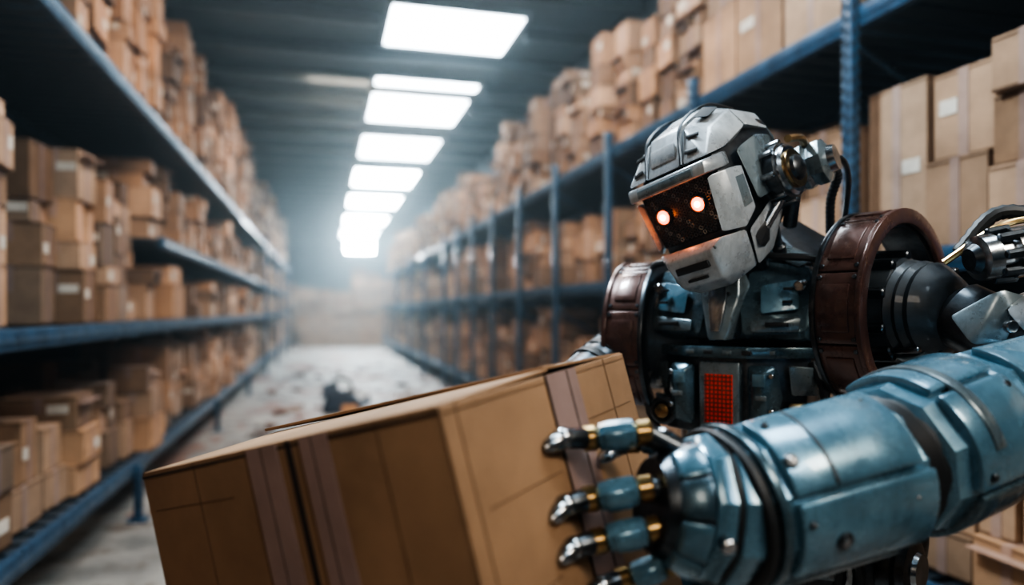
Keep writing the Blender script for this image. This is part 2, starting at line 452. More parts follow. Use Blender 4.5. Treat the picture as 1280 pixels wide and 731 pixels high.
# dark tool bag lying in the aisle
bm = bmesh.new(); bx, by = 0, 0
SB_ = Matrix.Translation((.25, 10.9, 0)) @ Matrix.Scale(1.35, 4)
hull(bm, [(bx - .2, by - .15, 0), (bx + .2, by - .15, 0), (bx + .22, by + .15, 0), (bx - .22, by + .15, 0), (bx - .16, by - .1, .2), (bx + .05, by - .1, .26), (bx + .2, by - .05, .15), (bx - .15, by + .1, .24)], 0, .03)
hull(bm, [(bx - .22, by - .12, .16), (bx - .2, by + .1, .3), (bx - .05, by + .1, .33), (bx - .02, by - .1, .25), (bx - .1, by, .2)], 0, .01)
hull(bm, [(bx + .0, by - .2, 0), (bx + .16, by - .2, 0), (bx + .16, by - .15, .1), (bx, by - .15, .1)], 1, .01)
hull(bm, [(bx + .18, by - .12, .04), (bx + .32, by - .08, .1), (bx + .3, by, .2), (bx + .2, by, .12)], 0, .01)
tube(bm, [(bx - .12, by, .2), (bx - .05, by, .36), (bx + .08, by, .34), (bx + .12, by, .2)], .015, 2)
finish(bm, 'tool_bag', [plain('bag_navy', (.008, .022, .045), .7), plain('bag_orange', (.45, .2, .05), .6), plain('bag_black', (.01, .01, .012), .6)], None, SB_)

# ------------------------------------------------------------------ the carton the robot holds
u = V((-.243, .075, .967)).normalized()
Rv = V((.556, .83, 0)); Rv = (Rv - u * Rv.dot(u)).normalized(); Lv = u.cross(Rv)
C0 = V((-.083, .80, -.107))
MB = Matrix.Identity(4)
for i, a in enumerate((Rv, Lv, u)):
    for j in range(3): MB[j][i] = a[j]
MB.translation = C0
MB = RM @ MB
BR, BL, BH = .50, .62, .40
carton = empty('cardboard_box', MB.translation)
bm = bmesh.new()
tk = .006
box(bm, (BR / 2, tk / 2, -BH / 2), (BR, tk, BH), 0, .002)
box(bm, (BR / 2, BL - tk / 2, -BH / 2), (BR, tk, BH), 0, .002)
box(bm, (tk / 2, BL / 2, -BH / 2), (tk, BL, BH), 0, .002)
box(bm, (BR - tk / 2, BL / 2, -BH / 2), (tk, BL, BH), 0, .002)
box(bm, (BR / 2, BL / 2, -BH + tk / 2), (BR, BL, tk), 0, .002)
finish(bm, 'body', [CARD_HERO], carton, MB)
bm = bmesh.new()
def flap(pts, th=.005, mat=0, bev=.001):
    a = [V(p) for p in pts]; hull(bm, a + [p + V((0, 0, th)) for p in a], mat, bev)
flap([(0, .004, -.003), (.255, .004, .004), (.262, BL - .004, .007), (0, BL - .004, -.003)])
flap([(BR, .004, -.003), (.245, .004, .008), (.235, BL - .004, .018), (BR, BL - .004, .004)])
flap([(.0, .0, -.012), (BR, .0, -.012), (BR, .2, -.012), (.0, .2, -.012)])
flap([(.0, BL, -.012), (BR, BL, -.012), (BR, BL - .2, -.012), (.0, BL - .2, -.012)])
finish(bm, 'flaps', [CARD_HERO], carton, MB)
bm = bmesh.new()
for a, b in ((.185, .238), (.285, .35)):
    box(bm, (-.0012, (a + b) / 2, -BH / 2), (.002, b - a, BH), 0, 0)
box(bm, (.28, -.0012, -BH / 2), (.085, .002, BH), 0, 0)
finish(bm, 'tape', [TAPE], carton, MB)
bm = bmesh.new()
for l, w in ((.244, .0015), (.355, .0012), (.48, .0012), (.10, .0012)):
    box(bm, (-.0005, l, -BH / 2), (.0010, w, BH), 0, 0)
for r, w in ((.03, .0015), (.42, .0012)):
    box(bm, (r, -.0005, -BH / 2), (w, .0010, BH), 0, 0)
for l, w in ((.262, .009), (.215, .0015), (.318, .0012)):
    box(bm, (-.0013, l, -BH / 2), (.0026, w, BH), 1, 0)
for r, w in ((.235, .002), (.295, .003)):
    box(bm, (r, -.0013, -BH / 2), (w, .0026, BH), 1, 0)
for (a, b, h) in ((.05, .22, -.13), (.33, .48, -.08), (.06, .16, -.25)):
    box(bm, ((a + b) / 2, -.0005, h), (b - a, .001, .0012), 0, 0)
for (a, b, h) in ((.40, .6, -.06),):
    box(bm, (-.0005, (a + b) / 2, h), (.001, b - a, .0012), 0, 0)
box(bm, (-.0006, BL / 2, -.006), (.0012, BL, .003), 1, 0)
finish(bm, 'creases', [INK, INKD], carton, MB)

# ------------------------------------------------------------------ ROBOT
RX, RY = .60, 1.86
base = RM @ V((RX, RY, -EYE))
robot = empty('robot', base)
T = Matrix.Translation((RX, RY, 0)) @ Matrix.Rotation(math.radians(-35), 4, 'Z')
def tp(a, b, c): return T @ V((a, b, c))

# ---- head
Yh = V((.69, .66, .34)).normalized(); Xh = V((.68, -.66, .24)); Xh = (Xh - Yh * Xh.dot(Yh)).normalized(); Zh = Xh.cross(Yh)
H = Matrix.Identity(4)
for i, a in enumerate((Xh, Yh, Zh)):
    for j in range(3): H[j][i] = a[j]
H.translation = V((.492, 1.69, .272))
bm = bmesh.new()
hull(bm, sym([(.098, -.14, .1), (.095, -.15, -.10), (.112, .1, .13), (.112, .12, -.06), (.07, 0, -.15), (.06, .16, .03), (.06, .02, .165)]), DARK, .01, H)
# visor with hex cells
hull(bm, sym([(.092, -.150, .062), (.080, -.150, -.066), (.090, -.172, .060), (.076, -.176, -.062)]), VISOR, .002, H)
for r in range(11):
    for q in range(15):
        x = (q - 7) * .0122 + (.0061 if r % 2 else 0); z = .053 - r * .0108
        hw = .074 + (z + .06) / .12 * .013
        if abs(x) > hw - .002: continue
        yy = -.1755 + (z + .062) / .122 * .004
        fr = (H @ V((x, yy + .001, z)), (H.to_3x3() @ V((0, -1, 0))), Xh, Zh, 0)
        loft(bm, fr, [(0, .0062), (.0022, .0052), (.0022, .0034), (.0006, .0028)], CHROME if (q * 7 + r * 3) % 5 == 0 else DARK, 6)
# brow
hull(bm, sym([(.118, -.145, .058), (.102, -.200, .060), (.104, -.192, .088), (.118, -.135, .09), (.10, -.09, .09), (.10, -.09, .06)]), WHITE, .004, H)
hull(bm, sym([(.075, -.204, .064), (.075, -.199, .082), (.07, -.185, .064), (.07, -.185, .082)]), GREY, .002, H)
# forehead: centre and side plates
hull(bm, sym([(.044, -.188, .094), (.040, -.128, .172), (.040, -.015, .200), (.044, -.14, .094), (.04, -.015, .15)]), WHITE, .004, H)
S1 = [(.050, -.186, .094), (.106, -.178, .094), (.118, -.12, .096), (.047, -.125, .168), (.096, -.105, .150), (.047, -.015, .195), (.100, -.01, .172), (.122, -.01, .125), (.1, -.05, .1)]
for s in (S1, flip(S1)): hull(bm, s, WHITE, .004, H)
S2 = [(.044, -.007, .198), (.098, -.004, .172), (.122, -.004, .125), (.044, .12, .165), (.092, .11, .145), (.114, .10, .10), (.05, .0, .12), (.05, .1, .1)]
for s in (S2, flip(S2)): hull(bm, s, WHITE, .004, H)
hull(bm, sym([(.037, -.006, .206), (.034, .12, .176), (.037, -.006, .16), (.034, .12, .12)]), GREY, .004, H)
hull(bm, sym([(.034, -.155, .150), (.034, -.175, .115), (.03, -.15, .14), (.03, -.165, .11)]), WHITE, .002, H)
hull(bm, sym([(.088, .125, .14), (.112, .115, .08), (.10, .13, -.02), (.06, .19, .09), (.055, .19, .01), (.05, .15, -.05)]), GREY, .006, H)
for sx in (-1, 1):   # vents in the forehead
    for k in range(2):
        hull(bm, [(sx * (.058), -.1705 + k * .028, .122 + k * .030), (sx * .088, -.166 + k * .028, .118 + k * .030), (sx * .058, -.176 + k * .028, .113 + k * .030), (sx * .088, -.172 + k * .028, .109 + k * .030), (sx * .07, -.15 + k * .02, .11 + k * .03)], RUBBER, .001, H)
    tube(bm, [(sx * .048, -.185, .096), (sx * .045, -.128, .176), (sx * .045, 0, .204), (sx * .04, .12, .176)], .0035, DARK, 6, H)
hull(bm, [(.055, -.03, .2), (.09, -.03, .185), (.055, -.09, .185), (.09, -.085, .172), (.07, -.05, .17)], RUBBER, .002, H)
# cheeks around visor
CK = [(.096, -.190, .054), (.083, -.192, -.068), (.120, -.150, .052), (.112, -.140, -.078), (.122, -.085, .05), (.118, -.085, -.05), (.09, -.09, 0)]
for s in (CK, flip(CK)): hull(bm, s, WHITE, .004, H)
for sx in (-1, 1):
    hull(bm, [(sx * .1185, -.135, .03), (sx * .124, -.095, .03), (sx * .115, -.13, -.04), (sx * .1215, -.095, -.035), (sx * .1, -.11, 0)], GREY, .002, H)
SP = [(.118, -.08, .085), (.126, -.08, -.04), (.130, .0, .10), (.132, .01, -.03), (.115, .09, .09), (.118, .09, -.02), (.1, 0, 0)]
for s in (SP, flip(SP)): hull(bm, s, GREY, .005, H)
# jaw / mouth guard
hull(bm, sym([(.082, -.198, -.074), (.060, -.218, -.092), (.055, -.206, -.158), (.042, -.165, -.185), (.104, -.13, -.082), (.075, -.09, -.170)]), WHITE, .005, H)
box(bm, (0, -.213, -.118), (.085, .014, .016), RUBBER, .002, H)
box(bm, (0, -.209, -.145), (.05, .012, .006), RUBBER, .001, H)
for sx in (-1, 1):
    box(bm, (sx * .062, -.206, -.09), (.014, .012, .008), GREY, .002, H)
JW = [(.106, -.125, -.085), (.080, -.10, -.172), (.122, -.02, -.045), (.116, .03, -.08), (.085, -.02, -.155), (.07, -.05, -.1)]
for s in (JW, flip(JW)): hull(bm, s, WHITE, .005, H)
for sx in (-1, 1):
    hull(bm, [(sx * .1, -.105, -.1), (sx * .112, -.06, -.085), (sx * .092, -.07, -.14), (sx * .1, -.05, -.13), (sx * .116, -.05, -.09), (sx * .101, -.1, -.13)], RUBBER, .002, H)
# ears
for sx in (-1, 1):
    p0 = H @ V((sx * .098, .025, -.005)); p1 = H @ V((sx * .2, .025, -.005)); fr = frame(p0, p1)
    loft(bm, fr, [(0, .062), (.015, .070), (.026, .070), (.030, .058), (.040, .058), (.042, .064), (.060, .064), (.064, .054)], DARK, 32)
    loft(bm, fr, [(.058, .058), (.068, .058), (.074, .052), (.074, .044)], CHROME, 32)
    loft(bm, fr, [(.068, .045), (.080, .043), (.080, .034)], BRASS, 28)
    loft(bm, fr, [(.068, .034), (.088, .027), (.096, .014)], DARK, 20)
    for k in range(8):
        a = k * math.pi / 4
        cyl(bm, ptf(fr, .02, a, .066), ptf(fr, .062, a, .066), .007, CHROME, n=8)
    # rear pod + pistons
    q0 = H @ V((sx * .10, .13, -.015)); q1 = H @ V((sx * .205, .15, -.02)); f2 = frame(q0, q1)
    loft(bm, f2, [(0, .045), (.05, .056), (.06, .048), (.07, .054), (.09, .054), (.1, .036)], GREY, 8, off=.3)
    loft(bm, f2, [(.095, .034), (.115, .030), (.115, .02)], CHROME, 20)
    cyl(bm, H @ V((sx * .14, .02, -.04)), H @ V((sx * .10, -.06, -.10)), .013, CHROME, M=None)
    cyl(bm, H @ V((sx * .15, .06, -.03)), H @ V((sx * .09, .07, -.13)), .016, DARK)
    tube(bm, [H @ V((sx * .16, .17, -.02)), H @ V((sx * .17, .22, -.06)), H @ V((sx * .12, .25, -.12)), H @ V((sx * .08, .27, -.2))], .010, RUBBER, 10, rib=.2, sub=14)
    tube(bm, [H @ V((sx * .14, .17, .0)), H @ V((sx * .18, .24, -.03)), H @ V((sx * .16, .29, -.09)), H @ V((sx * .10, .31, -.2))], .007, DARK, 10)
    tube(bm, [H @ V((sx * .18, .03, .06)), H @ V((sx * .18, .09, .05)), H @ V((sx * .16, .14, .03))], .009, BRASS, 8)
# eyes
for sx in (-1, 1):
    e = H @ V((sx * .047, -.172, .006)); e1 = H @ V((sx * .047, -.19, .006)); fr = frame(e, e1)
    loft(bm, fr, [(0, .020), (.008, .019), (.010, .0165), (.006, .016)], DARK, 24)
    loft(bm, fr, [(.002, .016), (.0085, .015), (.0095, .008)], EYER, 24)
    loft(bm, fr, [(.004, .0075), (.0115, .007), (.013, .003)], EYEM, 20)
finish(bm, 'head', ROB, robot, RM)
for sx in (-1, 1):
    l = bpy.data.lights.new('eye_glow', 'POINT'); l.energy = .12; l.color = (1, .20, .04); l.shadow_soft_size = .008
    o = bpy.data.objects.new('eye_glow', l); o.location = RM @ (H @ V((sx * .047, -.193, .006))); scene.collection.objects.link(o)
    o.parent = robot; o.matrix_parent_inverse = robot.matrix_basis.inverted()

# ---- neck
bm = bmesh.new()
n0, n1_ = H @ V((0, .05, -.09)), tp(0, -.02, .06)
tube(bm, [n0, (n0 + n1_) / 2 + V((0, .02, .02)), n1_], .062, RUBBER, 24, sub=9, rib=.07)
for dx, dy in ((-.07, .0), (.07, 0), (-.04, -.06), (.05, -.06)):
    a = H @ V((dx * 1.1, .04 + dy, -.10)); b = tp(dx * 1.5, -.02 + dy, .08)
    cyl(bm, a, a.lerp(b, .55), .010, CHROME); cyl(bm, a.lerp(b, .4), b, .016, DARK)
finish(bm, 'neck', ROB, robot, RM)

# ---- torso
bm = bmesh.new()
hull(bm, sym([(.20, -.08, .08), (.185, -.13, -.07), (.11, -.06, .155), (.21, .12, .10), (.12, .15, .17), (.19, .15, -.1), (.1, -.14, .06)]), TEAL, .012, T)
hull(bm, sym([(.19, .0, .12), (.08, .02, .20), (.10, .14, .24), (.22, .13, .16), (.17, -.06, .11)]), DARK, .012, T)
for s in (1, -1):
    PEC = [(.035, -.165, .03), (.06, -.115, .125), (.185, -.085, .105), (.205, -.12, .0), (.19, -.155, -.055), (.05, -.185, -.06), (.1, -.06, .0)]
    hull(bm, PEC if s > 0 else flip(PEC), TEAL, .007, T)
    P2 = [(.085, -.16, .06), (.165, -.13, .075), (.175, -.155, -.0), (.09, -.18, -.01), (.12, -.12, .03)]
    hull(bm, P2 if s > 0 else flip(P2), BLUE, .005, T)
    P3 = [(.07, -.182, -.022), (.18, -.162, -.012), (.175, -.165, -.05), (.07, -.192, -.052), (.12, -.12, -.03)]
    hull(bm, P3 if s > 0 else flip(P3), GREY, .004, T)
    P4 = [(.10, -.105, .13), (.18, -.085, .118), (.19, -.06, .13), (.11, -.05, .165), (.13, -.04, .12), (.16, -.10, .10)]
    hull(bm, P4 if s > 0 else flip(P4), GREY, .004, T)
    box(bm, (s * .13, -.185, -.032), (.05, .012, .010), RUBBER, .002, T)
    for z in (.05, .02): box(bm, (s * .15, -.162 - (.05 - z) * .3, z), (.02, .012, .006), RUBBER, .001, T)
    cyl(bm, T @ V((s * .17, -.11, .06)), T @ V((s * .17, -.152, .055)), .013, CHROME)
    tube(bm, [T @ V((s * .06, -.1, .16)), T @ V((s * .10, -.13, .13)), T @ V((s * .19, -.12, .12)), T @ V((s * .23, -.06, .1))], .009, RUBBER, 8)
hull(bm, sym([(.03, -.15, .14), (.045, -.19, .03), (.022, -.21, -.07), (.06, -.14, .06), (.03, -.1, -.07)]), GREY, .005, T)
hull(bm, sym([(.014, -.18, .12), (.022, -.207, .03), (.012, -.222, -.05), (.01, -.15, .0)]), CHROME, .003, T)
for z in (.10, .07, .04): box(bm, (0, -.20 + z * .35 - .0, z), (.05, .02, .006), RUBBER, .001, T)
# mid chest
hull(bm, sym([(.19, -.10, -.085), (.17, -.11, -.30), (.06, -.17, -.085), (.06, -.165, -.30), (.17, .12, -.085), (.14, .12, -.32)]), DARK, .008, T)
hull(bm, sym([(.205, -.10, -.085), (.205, -.10, -.112), (.07, -.205, -.085), (.07, -.205, -.112), (.18, .0, -.09)]), TEAL, .005, T)
for k in range(6): 
    a = (k - 2.5) * .045; box(bm, (a, -.2 + max(0, abs(a) - .07) * .8, -.098), (.022, .014, .010), GREY if k % 2 else RUBBER, .002, T)
# red grille in frame
hull(bm, sym([(.050, -.195, -.12), (.048, -.195, -.285), (.045, -.14, -.12), (.045, -.14, -.285)]), GREY, .006, T)
box(bm, (0, -.197, -.208), (.066, .006, .115), RED, .001, T)
for k in range(11): box(bm, (0, -.201, -.156 - k * .0103), (.066, .003, .0028), BROWN, 0, T)
for k in range(7): box(bm, ((k - 3) * .0098, -.201, -.208), (.0022, .003, .115), BROWN, 0, T)
for s in (1, -1):
    PP = [(.062, -.185, -.125), (.13, -.175, -.125), (.14, -.16, -.20), (.125, -.17, -.27), (.065, -.18, -.28), (.08, -.12, -.2), (.095, -.205, -.15), (.105, -.20, -.21)]
    hull(bm, PP if s > 0 else flip(PP), TEAL, .006, T)
    box(bm, (s * .095, -.203, -.16), (.03, .008, .03), BLUE, .003, T); box(bm, (s * .1, -.203, -.20), (.026, .008, .012), GREY, .002, T)
    PQ = [(.145, -.15, -.125), (.2, -.11, -.13), (.205, -.10, -.2), (.15, -.14, -.2), (.16, -.08, -.16)]
    hull(bm, PQ if s > 0 else flip(PQ), GREY, .006, T)
    PQ = [(.145, -.15, -.21), (.2, -.11, -.21), (.19, -.10, -.28), (.145, -.145, -.285), (.16, -.08, -.24), (.17, -.15, -.25)]
    hull(bm, PQ if s > 0 else flip(PQ), BRASS if s > 0 else GREY, .006, T)
    for z in (-.15, -.23): cyl(bm, T @ V((s * .12, -.17, z)), T @ V((s * .12, -.196, z)), .006, CHROME, n=10)
    f = frame(T @ V((s * .15, -.12, -.25)), T @ V((s * .15, -.185, -.25)))
    if s < 0:
        loft(bm, f, [(0, .036), (.05, .036), (.055, .030), (.055, .024), (.045, .02)], DARK, 24)
        loft(bm, f, [(.04, .022), (.062, .018), (.066, .008)], BRASS, 20)
    tube(bm, [T @ V((s * .19, -.1, -.12)), T @ V((s * .22, -.12, -.2)), T @ V((s * .19, -.12, -.3)), T @ V((s * .12, -.12, -.36))], .010, RUBBER, 8, rib=.2)
# abdomen
ff = frame(tp(0, 0, -.30), tp(0, 0, -.56), (0, -1, 0))
loft(bm, ff, [(0, .135), (.03, .14), (.035, .12), (.07, .125), (.075, .11), (.12, .118), (.125, .105), (.17, .115), (.175, .11), (.26, .13)], DARK, 20)
for k in range(4): patch(bm, ff, .035 + k * .045, .07 + k * .045, -40, 40, .14, .03, BLUE if k % 2 else GREY)
for s in (-1, 1): cyl(bm, tp(s * .13, -.06, -.28), tp(s * .10, -.08, -.56), .018, CHROME)
# backpack
hull(bm, sym([(.15, .14, .12), (.16, .24, .08), (.16, .24, -.2), (.15, .14, -.25), (.1, .22, .16)]), GREY, .012, T)
# pelvis, hip pods and hoses
hull(bm, sym([(.15, -.11, -.54), (.19, 0, -.54), (.15, .12, -.54), (.06, -.12, -.70), (.17, 0, -.66), (.06, .1, -.70)]), TEAL, .012, T)
hull(bm, sym([(.05, -.135, -.55), (.03, -.14, -.68), (.04, -.09, -.6)]), WHITE, .005, T)
for s in (-1, 1):
    hp_ = [(.17, -.14, -.46), (.34, -.12, -.46), (.42, .02, -.50), (.19, .08, -.46), (.19, -.15, -.68), (.35, -.13, -.70), (.40, .05, -.68), (.2, .08, -.66)]
    hull(bm, hp_ if s > 0 else flip(hp_), DARK, .012, T)
    hq = [(.20, -.16, -.50), (.29, -.14, -.51), (.21, -.17, -.60), (.29, -.15, -.60), (.25, -.1, -.55)]
    hull(bm, hq if s > 0 else flip(hq), GREY, .006, T)
    f = frame(T @ V((s * .34, -.06, -.57)), T @ V((s * .43, -.08, -.57)))
    loft(bm, f, [(0, .08), (.03, .082), (.035, .068), (.055, .068), (.06, .05)], DARK, 28)
    loft(bm, f, [(.055, .045), (.07, .04), (.07, .03)], CHROME, 20)
    for k in range(3):
        tube(bm, [T @ V((s * (.14 + k * .02), -.14, -.40)), T @ V((s * (.22 + k * .02), -.17 - k * .01, -.46)), T @ V((s * (.26 + k * .02), -.16, -.58)), T @ V((s * (.2 + k * .02), -.12, -.70))], .010, RUBBER if k != 1 else CHROME, 8, rib=.15, sub=12)
finish(bm, 'torso', ROB, robot, RM)

# ---- legs
for s, nm in ((1, 'leg_l'), (-1, 'leg_r')):
    bm = bmesh.new()
    hp, kn, an = tp(s * .15, 0, -.64), tp(s * .19, -.08, -1.04), tp(s * .20, .02, -1.42)
    ball(bm, hp, .085, DARK)
    f = frame(hp, kn, (-.5, -.8, 0)); L_ = f[4]
    loft(bm, f, [(.03, .07), (.06, .1), (L_ * .5, .105), (L_ - .08, .075), (L_ - .04, .06)], BLUE, 10, sy=.95, bev=.006)
    patch(bm, f, .08, L_ - .1, -50, 50, lambda t: .118 - t * .07, .02, GREY)
    fk = frame(kn + (T.to_3x3() @ V((-.075, 0, 0))), kn + (T.to_3x3() @ V((.075, 0, 0))))
    loft(bm, fk, [(0, .05), (.01, .06), (.14, .06), (.15, .05)], DARK, 24)
    loft(bm, fk, [(-.012, .035), (.162, .035)], BRASS, 20)
    hull(bm, [kn + V(v) * 1.0 for v in ((-.08, -.07, .07), (.04, -.11, .07), (-.07, -.09, -.06), (.04, -.12, -.06), (-.02, -.12, 0), (-.03, -.04, .0), (.05, -.05, 0))], WHITE, .008)
    f = frame(kn, an, (-.5, -.8, 0)); L_ = f[4]
    loft(bm, f, [(.03, .05), (.07, .085), (L_ * .45, .095), (L_ - .05, .065), (L_, .055)], BLUE, 10, bev=.006)
    patch(bm, f, .06, L_ - .06, -45, 45, lambda t: .112 - t * .1, .02, GREY)
    ball(bm, an, .06, DARK)
    hull(bm, [T @ V((s * .20 + a, b, c)) for a, b, c in ((-.07, -.22, -1.5), (.07, -.22, -1.5), (.085, .12, -1.5), (-.085, .12, -1.5), (-.06, -.2, -1.455), (.06, -.2, -1.455), (.065, -.02, -1.39), (-.065, -.02, -1.39), (.06, .11, -1.42), (-.06, .11, -1.42))], TEAL, .01)
    finish(bm, nm, ROB, robot, RM)

# ---- shoulders
def shoulder(name, c, yaw, r, a0, a1, hw, sgn):
    bm = bmesh.new(); ax = V((math.cos(yaw), math.sin(yaw), 0)) * sgn
    fr = frame(c - ax * hw, c + ax * hw, (0, 0, 1))      # ang 0 = up
    seg = 6; st = (a1 - a0) / seg
    for k in range(seg):
        patch(bm, fr, 0, 2 * hw, a0 + k * st + .4, a0 + (k + 1) * st - .4, r, .022, BROWN, 2, 10, .004)
        am = math.radians(a0 + (k + .5) * st)
        patch(bm, fr, .022, 2 * hw - .022, math.degrees(am) - 13, math.degrees(am) + 13, r + .004, .010, BROWN, 2, 6, .002)
        for tt in (.014, 2 * hw - .014):
            for da in (-17, 17):
                a = am + math.radians(da)
                cyl(bm, ptf(fr, tt, a, r - .004), ptf(fr, tt, a, r + .003), .005, DARK, n=10)
    patch(bm, fr, -.004, .008, a0, a1, r + .005, .034, DARK, 1, 40, .002)
    patch(bm, fr, 2 * hw - .008, 2 * hw + .004, a0, a1, r + .005, .034, BROWN, 1, 40, .002)
    patch(bm, fr, .01, 2 * hw - .01, a0, a1, r - .024, .014, DARK, 1, 40, .002)
    loft(bm, fr, [(-.12, .10), (-.02, .125), (0, .14), (.03, .14), (.035, .12), (2 * hw, .12), (2 * hw + .01, .105), (2 * hw + .05, .09)], SLATE, 32)
    for k in range(10):
        a = 2 * math.pi * k / 10
        cyl(bm, ptf(fr, 0, a, .128), ptf(fr, 2 * hw + .004, a, .124), .012, DARK, n=10)
    finish(bm, name, ROB, robot, RM); return fr
cL = V((.858, 1.66, .0)); cR = V((.372, 2.0, -.075))
shoulder('shoulder_l', cL, math.radians(-52), .225, -150, 95, .052, 1)
shoulder('shoulder_r', cR, math.radians(-28), .205, -95, 150, .05, -1)

# ---- near arm (robot's left)
J, K, Wc = V((.546, 1.08, -.232)), V((.98, 1.31, -.150)), V((.285, .985, -.272))
SB = V((.93, 1.52, -.0))
bm = bmesh.new()
# deltoid: dark ribbed joint cover, cowl plate and actuator rods
fs = frame(cL, SB + (SB - cL) * .2)
loft(bm, fs, [(.03, .10), (.05, .112), (.062, .104), (.075, .112), (.088, .103), (.10, .109), (.112, .10), (.125, .104), (.14, .092), (.165, .07), (.175, .04)], SLATE, 32)
patch(bm, fs, .06, .15, 150, 235, lambda t: .122 - max(0, t - .1) * .5, .012, TEAL, 3, 10, .003)
patch(bm, fs, .07, .13, -120, -60, lambda t: .120 - max(0, t - .1) * .5, .012, GREY, 3, 8, .003)
for a in (2.2, 3.3, 4.4, 5.4):
    cyl(bm, ptf(fs, .02, a, .116), ptf(fs, .13, a, .106), .008, CHROME, n=10); cyl(bm, ptf(fs, .02, a, .116), ptf(fs, .07, a, .111), .013, DARK, n=10)
g0, g1 = V((.90, 1.40, .10)), V((1.08, 1.40, .13)); fg = frame(g0, g1)
loft(bm, fg, [(0, .03), (.005, .044), (.03, .046), (.035, .036), (.06, .036), (.064, .05), (.11, .05), (.115, .04), (.18, .04)], CHROME, 28)
loft(bm, fg, [(-.012, .022), (.0, .03)], DARK, 20)
for k in range(8):
    a = k * math.pi / 4; cyl(bm, ptf(fg, .03, a, .046), ptf(fg, .075, a, .048), .009, DARK, n=8)
cyl(bm, (.98, 1.46, .14), (1.2, 1.40, .05), .03, DARK); cyl(bm, (1.02, 1.38, .15), (1.14, 1.36, .03), .022, CHROME)
tube(bm, [(.93, 1.5, .12), (1.0, 1.48, .20), (1.1, 1.46, .17), (1.16, 1.44, .05)], .014, RUBBER, 10, rib=.15, sub=12)
tube(bm, [(.90, 1.5, .10), (.98, 1.44, .17), (1.06, 1.42, .17), (1.12, 1.42, .08)], .007, BRASS, 10)
hull(bm, [V(p) for p in ((.93, 1.36, .0), (1.0, 1.30, .06), (1.12, 1.30, .07), (1.16, 1.34, -.02), (.95, 1.33, -.05), (1.12, 1.32, -.06), (1.0, 1.44, .03), (1.1, 1.45, .0))], WHITE, .01)
hull(bm, [V(p) for p in ((.86, 1.42, -.01), (.93, 1.37, .045), (.99, 1.38, .03), (.97, 1.36, -.06), (.88, 1.38, -.07), (.92, 1.46, -.02))], GREY, .008)
cyl(bm, (1.0, 1.315, .02), (1.0, 1.285, .022), .016, CHROME); cyl(bm, (1.0, 1.29, .02), (1.0, 1.278, .022), .007, DARK)
cyl(bm, (.93, 1.35, -.03), (.93, 1.335, -.03), .012, CHROME)
cyl(bm, SB, K + V((.06, .02, .04)), .07, DARK)
finish(bm, 'upper_link_l', ROB, robot, RM)

bm = bmesh.new()
fu = frame(J, K + (K - J).normalized() * .14); LU = fu[4]
loft(bm, fu, [(.015, .095), (.025, .112), (.06, .119), (.20, .124), (.212, .119), (.225, .119), (.235, .126), (.42, .120), (.5, .112), (LU, .10)], BLUE, 10, off=.22, bev=.012)
patch(bm, fu, .05, .205, -20, 50, lambda t: .128 + (t - .05) * .03, .02, BLUE, 3, 14, .005)
patch(bm, fu, .05, .205, 54, 125, lambda t: .128 + (t - .05) * .03, .02, BLUE, 3, 14, .005)
patch(bm, fu, .245, .44, 12, 80, lambda t: .134 - (t - .25) * .06, .02, BLUE, 3, 12, .005)
patch(bm, fu, .245, .46, -60, 8, lambda t: .133 - (t - .25) * .06, .02, BLUE, 3, 12, .005)
patch(bm, fu, .06, .20, -85, -24, lambda t: .128 + (t - .05) * .02, .02, TEAL, 3, 10, .005)
patch(bm, fu, .085, .108, 5, 120, lambda t: .1325, .01, GREY, 2, 20, .002)
patch(bm, fu, .27, .33, 22, 48, lambda t: .137 - (t - .25) * .06, .01, TEAL, 2, 6, .002)
for t_, a_ in ((.07, -10), (.19, -12), (.19, 40), (.3, 3), (.4, 30), (.3, -50), (.4, -20)):
    a = math.radians(a_); cyl(bm, ptf(fu, t_, a, .12), ptf(fu, t_, a, .134), .006, DARK, n=12)
# elbow ring
loft(bm, fu, [(-.055, .085), (-.04, .102), (-.03, .095), (-.02, .105), (-.008, .096), (.004, .106), (.016, .098), (.03, .106), (.04, .1)], RUBBER, 36)
finish(bm, 'upper_arm_l', ROB, robot, RM)

bm = bmesh.new()
ff = frame(Wc, J); LF = ff[4]
loft(bm, ff, [(.0, .085), (.01, .104), (.05, .111), (.14, .115), (LF - .05, .110), (LF - .02, .113), (LF - .008, .106), (LF - .006, .09)], BLUE, 10, off=.26, bev=.012)
patch(bm, ff, -.007, .007, -175, 184, lambda t: .112, .03, RUBBER, 1, 60, .004)
patch(bm, ff, .012, .026, -150, 150, lambda t: .115, .02, TEAL, 1, 50, .003)
patch(bm, ff, .038, LF - .035, 14, 80, lambda t: .117 + t * .03, .02, BLUE, 3, 14, .005)
patch(bm, ff, .038, LF - .02, -46, 10, lambda t: .117 + t * .03, .02, BLUE, 3, 14, .005)
patch(bm, ff, .05, LF - .05, -100, -50, lambda t: .116 + t * .03, .02, TEAL, 3, 10, .005)
patch(bm, ff, .10, .106, 16, 78, lambda t: .1215, .004, SLATE, 1, 14, .001)
for t_, a_, r_ in ((.10, -20, .013), (.05, -3, .005), (LF - .06, -5, .005), (.055, 66, .005), (LF - .06, 66, .005), (.05, 36, .010)):
    a = math.radians(a_)
    cyl(bm, ptf(ff, t_, a, .112), ptf(ff, t_, a, .1235), r_, DARK, n=18)
    cyl(bm, ptf(ff, t_, a, .12), ptf(ff, t_, a, .1255), r_ * .5, CHROME, n=12)
finish(bm, 'forearm_l', ROB, robot, RM)

